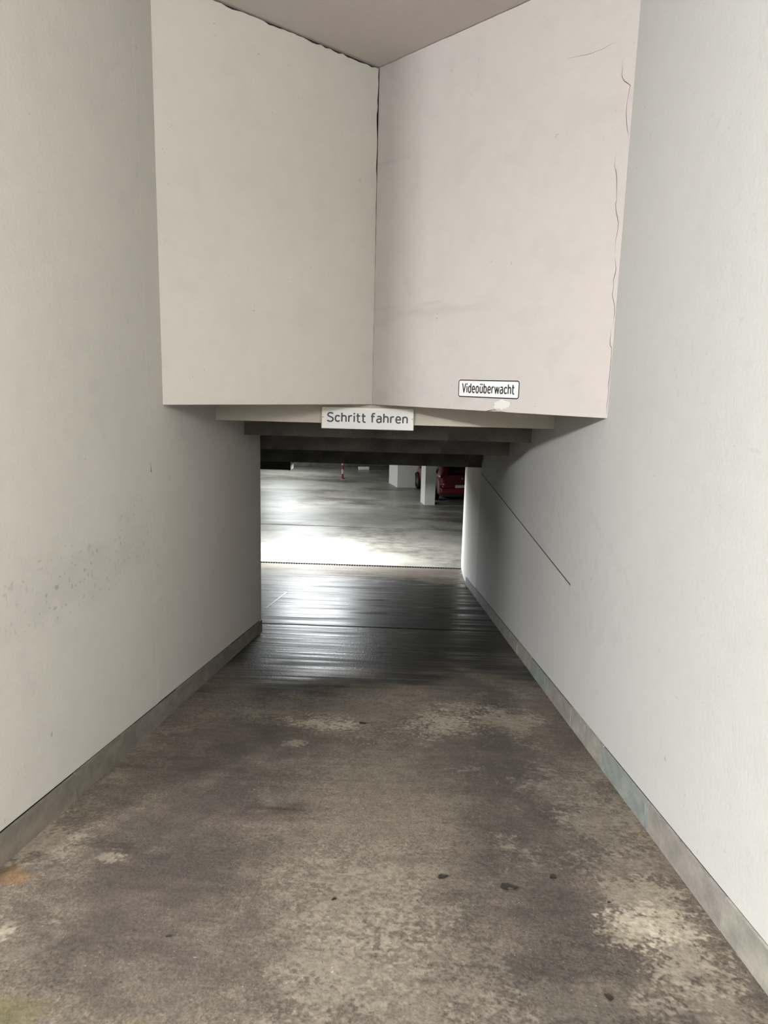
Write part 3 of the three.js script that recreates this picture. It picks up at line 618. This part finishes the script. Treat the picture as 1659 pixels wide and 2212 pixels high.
// ------------------------------------------------------------------ red hatchback, parked nose away
{
  const rear = V3(1.13, 0, -26.25), front = V3(0.56, 0, -28.95), h = front.clone().sub(rear).normalize(), left = V3(h.z, 0, -h.x);
  const axle = rear.clone().addScaledVector(left, -0.76);   // middle of the rear axle
  const g = group('car', [axle.x, LEVEL, axle.z]);
  g.rotation.y = Math.atan2(h.x, h.z);                     // local +z is forward, +x is the car's left
  tag(g, 'dark red hatchback parked behind the slim pillar, rear lamps showing', 'car');
  const red = new THREE.MeshPhysicalMaterial({ color: 0x6a0b15, roughness: 0.35, clearcoat: 0.8, clearcoatRoughness: 0.1 });
  const black = new THREE.MeshStandardMaterial({ color: 0x101010, roughness: 0.7 });
  const glass = new THREE.MeshPhysicalMaterial({ color: 0x0c0f11, roughness: 0.08, clearcoat: 1 });
  const lampRed = new THREE.MeshPhysicalMaterial({ color: 0xb31722, roughness: 0.15, clearcoat: 1 });
  const chrome = new THREE.MeshStandardMaterial({ color: 0xb9bbbd, roughness: 0.3, metalness: 0.8 });
  const S = [ // z, half width at sill, at shoulder, half width at roof, sill height, shoulder height, roof height
    [-0.80, 0.70, 0.74, 0.56, 0.34, 0.92, 1.00], [-0.74, 0.78, 0.80, 0.60, 0.26, 0.98, 1.16], [-0.55, 0.82, 0.84, 0.60, 0.22, 1.00, 1.40], [-0.2, 0.84, 0.86, 0.60, 0.20, 1.00, 1.50], [0.6, 0.84, 0.86, 0.61, 0.20, 0.98, 1.54],
    [1.3, 0.84, 0.86, 0.60, 0.20, 0.96, 1.50], [1.9, 0.84, 0.86, 0.62, 0.20, 0.95, 1.24], [2.3, 0.83, 0.85, 0.70, 0.20, 0.92, 1.00], [2.9, 0.82, 0.83, 0.68, 0.20, 0.84, 0.90], [3.3, 0.78, 0.78, 0.62, 0.22, 0.74, 0.80], [3.48, 0.68, 0.68, 0.54, 0.3, 0.62, 0.68]];
  const ring = ([z, a, b, c, y0, y1, y2]) => { const half = [[a * 0.9, y0], [a, y0 + 0.12], [b, y0 + 0.4 * (y1 - y0) + 0.12], [b, y1 - 0.1], [b - 0.04, y1], [mix(b - 0.04, c, 0.5), mix(y1, y2, 0.55)], [c, y2 - 0.05], [c * 0.8, y2 - 0.005], [0, y2 + 0.012]]; return [...half, ...half.slice(0, -1).reverse().map(([x, y]) => [-x, y])].map(([x, y]) => [x, y, z]); };
  const rings = S.map(ring), n = rings[0].length, pos = [], idx = [];
  rings.forEach((r) => r.forEach((p) => pos.push(...p)));
  for (let i = 0; i < rings.length - 1; i++) for (let k = 0; k < n; k++) { const a = i * n + k, b = i * n + (k + 1) % n; idx.push(a, b, a + n, b, b + n, a + n); }
  for (const [o, s] of [[0, 1], [(rings.length - 1) * n, -1]]) for (let k = 1; k < n - 1; k++) s > 0 ? idx.push(o, o + k + 1, o + k) : idx.push(o, o + k, o + k + 1);
  const bg = new THREE.BufferGeometry(); bg.setAttribute('position', new THREE.Float32BufferAttribute(pos, 3)); bg.setIndex(idx); bg.computeVertexNormals();
  mesh('body', bg, red, g);
  mesh('rear_bumper', new RoundedBoxGeometry(1.62, 0.24, 0.2, 4, 0.07).translate(0, 0.46, -0.76), red, g);
  mesh('bumper_skirt', new RoundedBoxGeometry(1.46, 0.14, 0.16, 3, 0.04).translate(0, 0.29, -0.72), black, g);
  const rw = faces([[[-0.55, 1.02, -0.775], [0.55, 1.02, -0.775], [0.48, 1.36, -0.6], [-0.48, 1.36, -0.6]]].map((q) => q.map(([x, y, z]) => [x, y, z - 0.035])));
  mesh('rear_window', rw, glass, g);
  for (const s of [-1, 1]) {
    const side = faces([[[s * 0.83, 1.02, -0.3], [s * 0.83, 1.0, 1.75], [s * 0.645, 1.43, 1.2], [s * 0.64, 1.43, -0.1]]].map((q) => (s > 0 ? q : [...q].reverse())));
    mesh('side_window', side, glass, g);
    const lamp = mesh('tail_lamp', new RoundedBoxGeometry(0.2, 0.34, 0.16, 4, 0.06).translate(s * 0.70, 0.80, -0.76), lampRed, g);
    mesh('lamp_lens', new THREE.SphereGeometry(0.045, 16, 10).scale(1, 1, 0.4).translate(s * 0.68, 0.70, -0.842), chrome, lamp);
    mesh('mirror', new RoundedBoxGeometry(0.16, 0.12, 0.1, 3, 0.04).translate(s * 0.94, 1.02, 1.72), red, g);
    for (const z of [0, 2.76]) {
      const w = new THREE.Group(); w.name = 'wheel'; w.position.set(s * 0.78, 0.31, z); g.add(w);
      const prof = [[0.2, -0.1], [0.285, -0.1], [0.308, -0.075], [0.31, 0], [0.308, 0.075], [0.285, 0.1], [0.2, 0.1]].map(([r, y]) => new THREE.Vector2(r, y));
      mesh('tyre', new THREE.LatheGeometry(prof, 32).rotateZ(Math.PI / 2), black, w);
      const spokes = [new THREE.CylinderGeometry(0.2, 0.2, 0.1, 28).rotateZ(Math.PI / 2).toNonIndexed()];
      for (let k = 0; k < 5; k++) spokes.push(new THREE.BoxGeometry(0.13, 0.19, 0.06).translate(0, 0.1, 0).rotateX(k / 5 * Math.PI * 2).toNonIndexed());
      mesh('rim', mergeGeometries(spokes), chrome, w);
      mesh('wheel_arch', new THREE.TorusGeometry(0.345, 0.035, 10, 28, Math.PI).rotateY(Math.PI / 2).translate(s * 0.865, 0.31, z), black, g);
    }
  }
  mesh('number_plate', new RoundedBoxGeometry(0.52, 0.11, 0.012, 2, 0.004).translate(0, 0.62, -0.845), new THREE.MeshStandardMaterial({ color: 0xcfcfca, roughness: 0.5 }), g);
  mesh('emblem', new THREE.CylinderGeometry(0.04, 0.04, 0.012, 20).rotateX(Math.PI / 2).translate(0, 0.9, -0.83), chrome, g);
}

// ------------------------------------------------------------------ lamps
function area(parent, color, intensity, w, h, at, towards) {
  const l = new THREE.RectAreaLight(color, intensity, w, h);
  l.name = 'lamp_glow'; l.position.set(...at); parent.add(l);
  parent.updateMatrixWorld(true);
  l.lookAt(parent.localToWorld(V3(...at).add(V3(...towards))));
  return l;
}
function boxLamp(name, label, at, size, cfg, sides, groupName, turn = 0) {   // an opal box under a ceiling, glowing below and, when sides is set, all round
  const g = group(name, at), [w, h, l] = size, R = cfg.radiance;
  g.rotation.y = turn;
  tag(g, label, 'lamp', groupName);
  const housing = new THREE.MeshStandardMaterial({ color: 0xd0d0cc, roughness: 0.5 });
  const opal = new THREE.MeshStandardMaterial({ color: 0xf4f4f0, roughness: 0.4, emissive: new THREE.Color(cfg.color), emissiveIntensity: 2 });
  mesh('housing', new RoundedBoxGeometry(w + 0.03, 0.03, l + 0.05, 2, 0.01).translate(0, -0.015, 0), housing, g);
  mesh('diffuser', new RoundedBoxGeometry(w, h, l, 3, 0.02).translate(0, -0.03 - h / 2, 0), opal, g);
  area(g, cfg.color, R, w, l, [0, -0.03 - h - 0.004, 0], [0.0001, -1, 0]);
  if (sides) for (const s of [-1, 1]) {
    area(g, cfg.color, R, l, h, [s * (w / 2 + 0.004), -0.03 - h / 2, 0], [s, 0, 0]);
    area(g, cfg.color, R, w, h, [0, -0.03 - h / 2, s * (l / 2 + 0.004)], [0, 0, s]);
  }
  return g;
}
const yardLamps = [                                    // x, height, z, turn about the upright, share of the radiance, on the wall?
  [-4.8, TOP, 4.2, 0, 1.22, false, 'long opal box lamp under the ceiling of the bay beside the ramp head'],
  [XR, 2.85, 1.6, 0, 0.26, true, 'opal box lamp on the pale wall at the ramp head'],
  [-0.6, TOP, 6.4, Math.PI / 2, 0.22, false, 'opal box lamp across the ceiling in front of the roller door'],
];
for (const [x, y, z, turn, k, wall, label] of yardLamps) {
  const g = boxLamp(wall ? 'wall_lamp' : 'ceiling_lamp', label, [x, y, z], [0.16, 0.12, 1.5], { ...YARD_LAMP, radiance: YARD_LAMP.radiance * k }, true, null, turn);
  if (wall) g.rotation.z = -Math.PI / 2;                // back against the wall, glowing into the ramp
  else if (y < TOP) for (const s of [-0.5, 0.5]) mesh('hanger', new THREE.CylinderGeometry(0.006, 0.006, TOP - y, 8).translate(0, (TOP - y) / 2, s), new THREE.MeshStandardMaterial({ color: 0x9a9a98, roughness: 0.5 }), g);
}
const hallLamps = [
  [-2.1, -17.1, 5.4, 'bright garage batten lamp just inside the ramp mouth'],
  [-3.2, -24.4, 1.1, 'garage batten lamp level with the slim pillar'],
  [-4.3, -27.6, 0.8, 'garage batten lamp between the ramp mouth and the far wall'],
  [-5.6, -31.6, 1.3, 'garage batten lamp close to the far wall'],
];
for (const [x, z, k, label] of hallLamps) boxLamp('ceiling_lamp', label, [x, HALL_TOP, z], [0.16, 0.07, 1.5], { ...HALL_LAMP, radiance: HALL_LAMP.radiance * k }, false, 'garage batten lamps');

scene.traverse((o) => { if (o.isLight && o.shadow) o.castShadow = true; });
renderer.render(scene, camera);
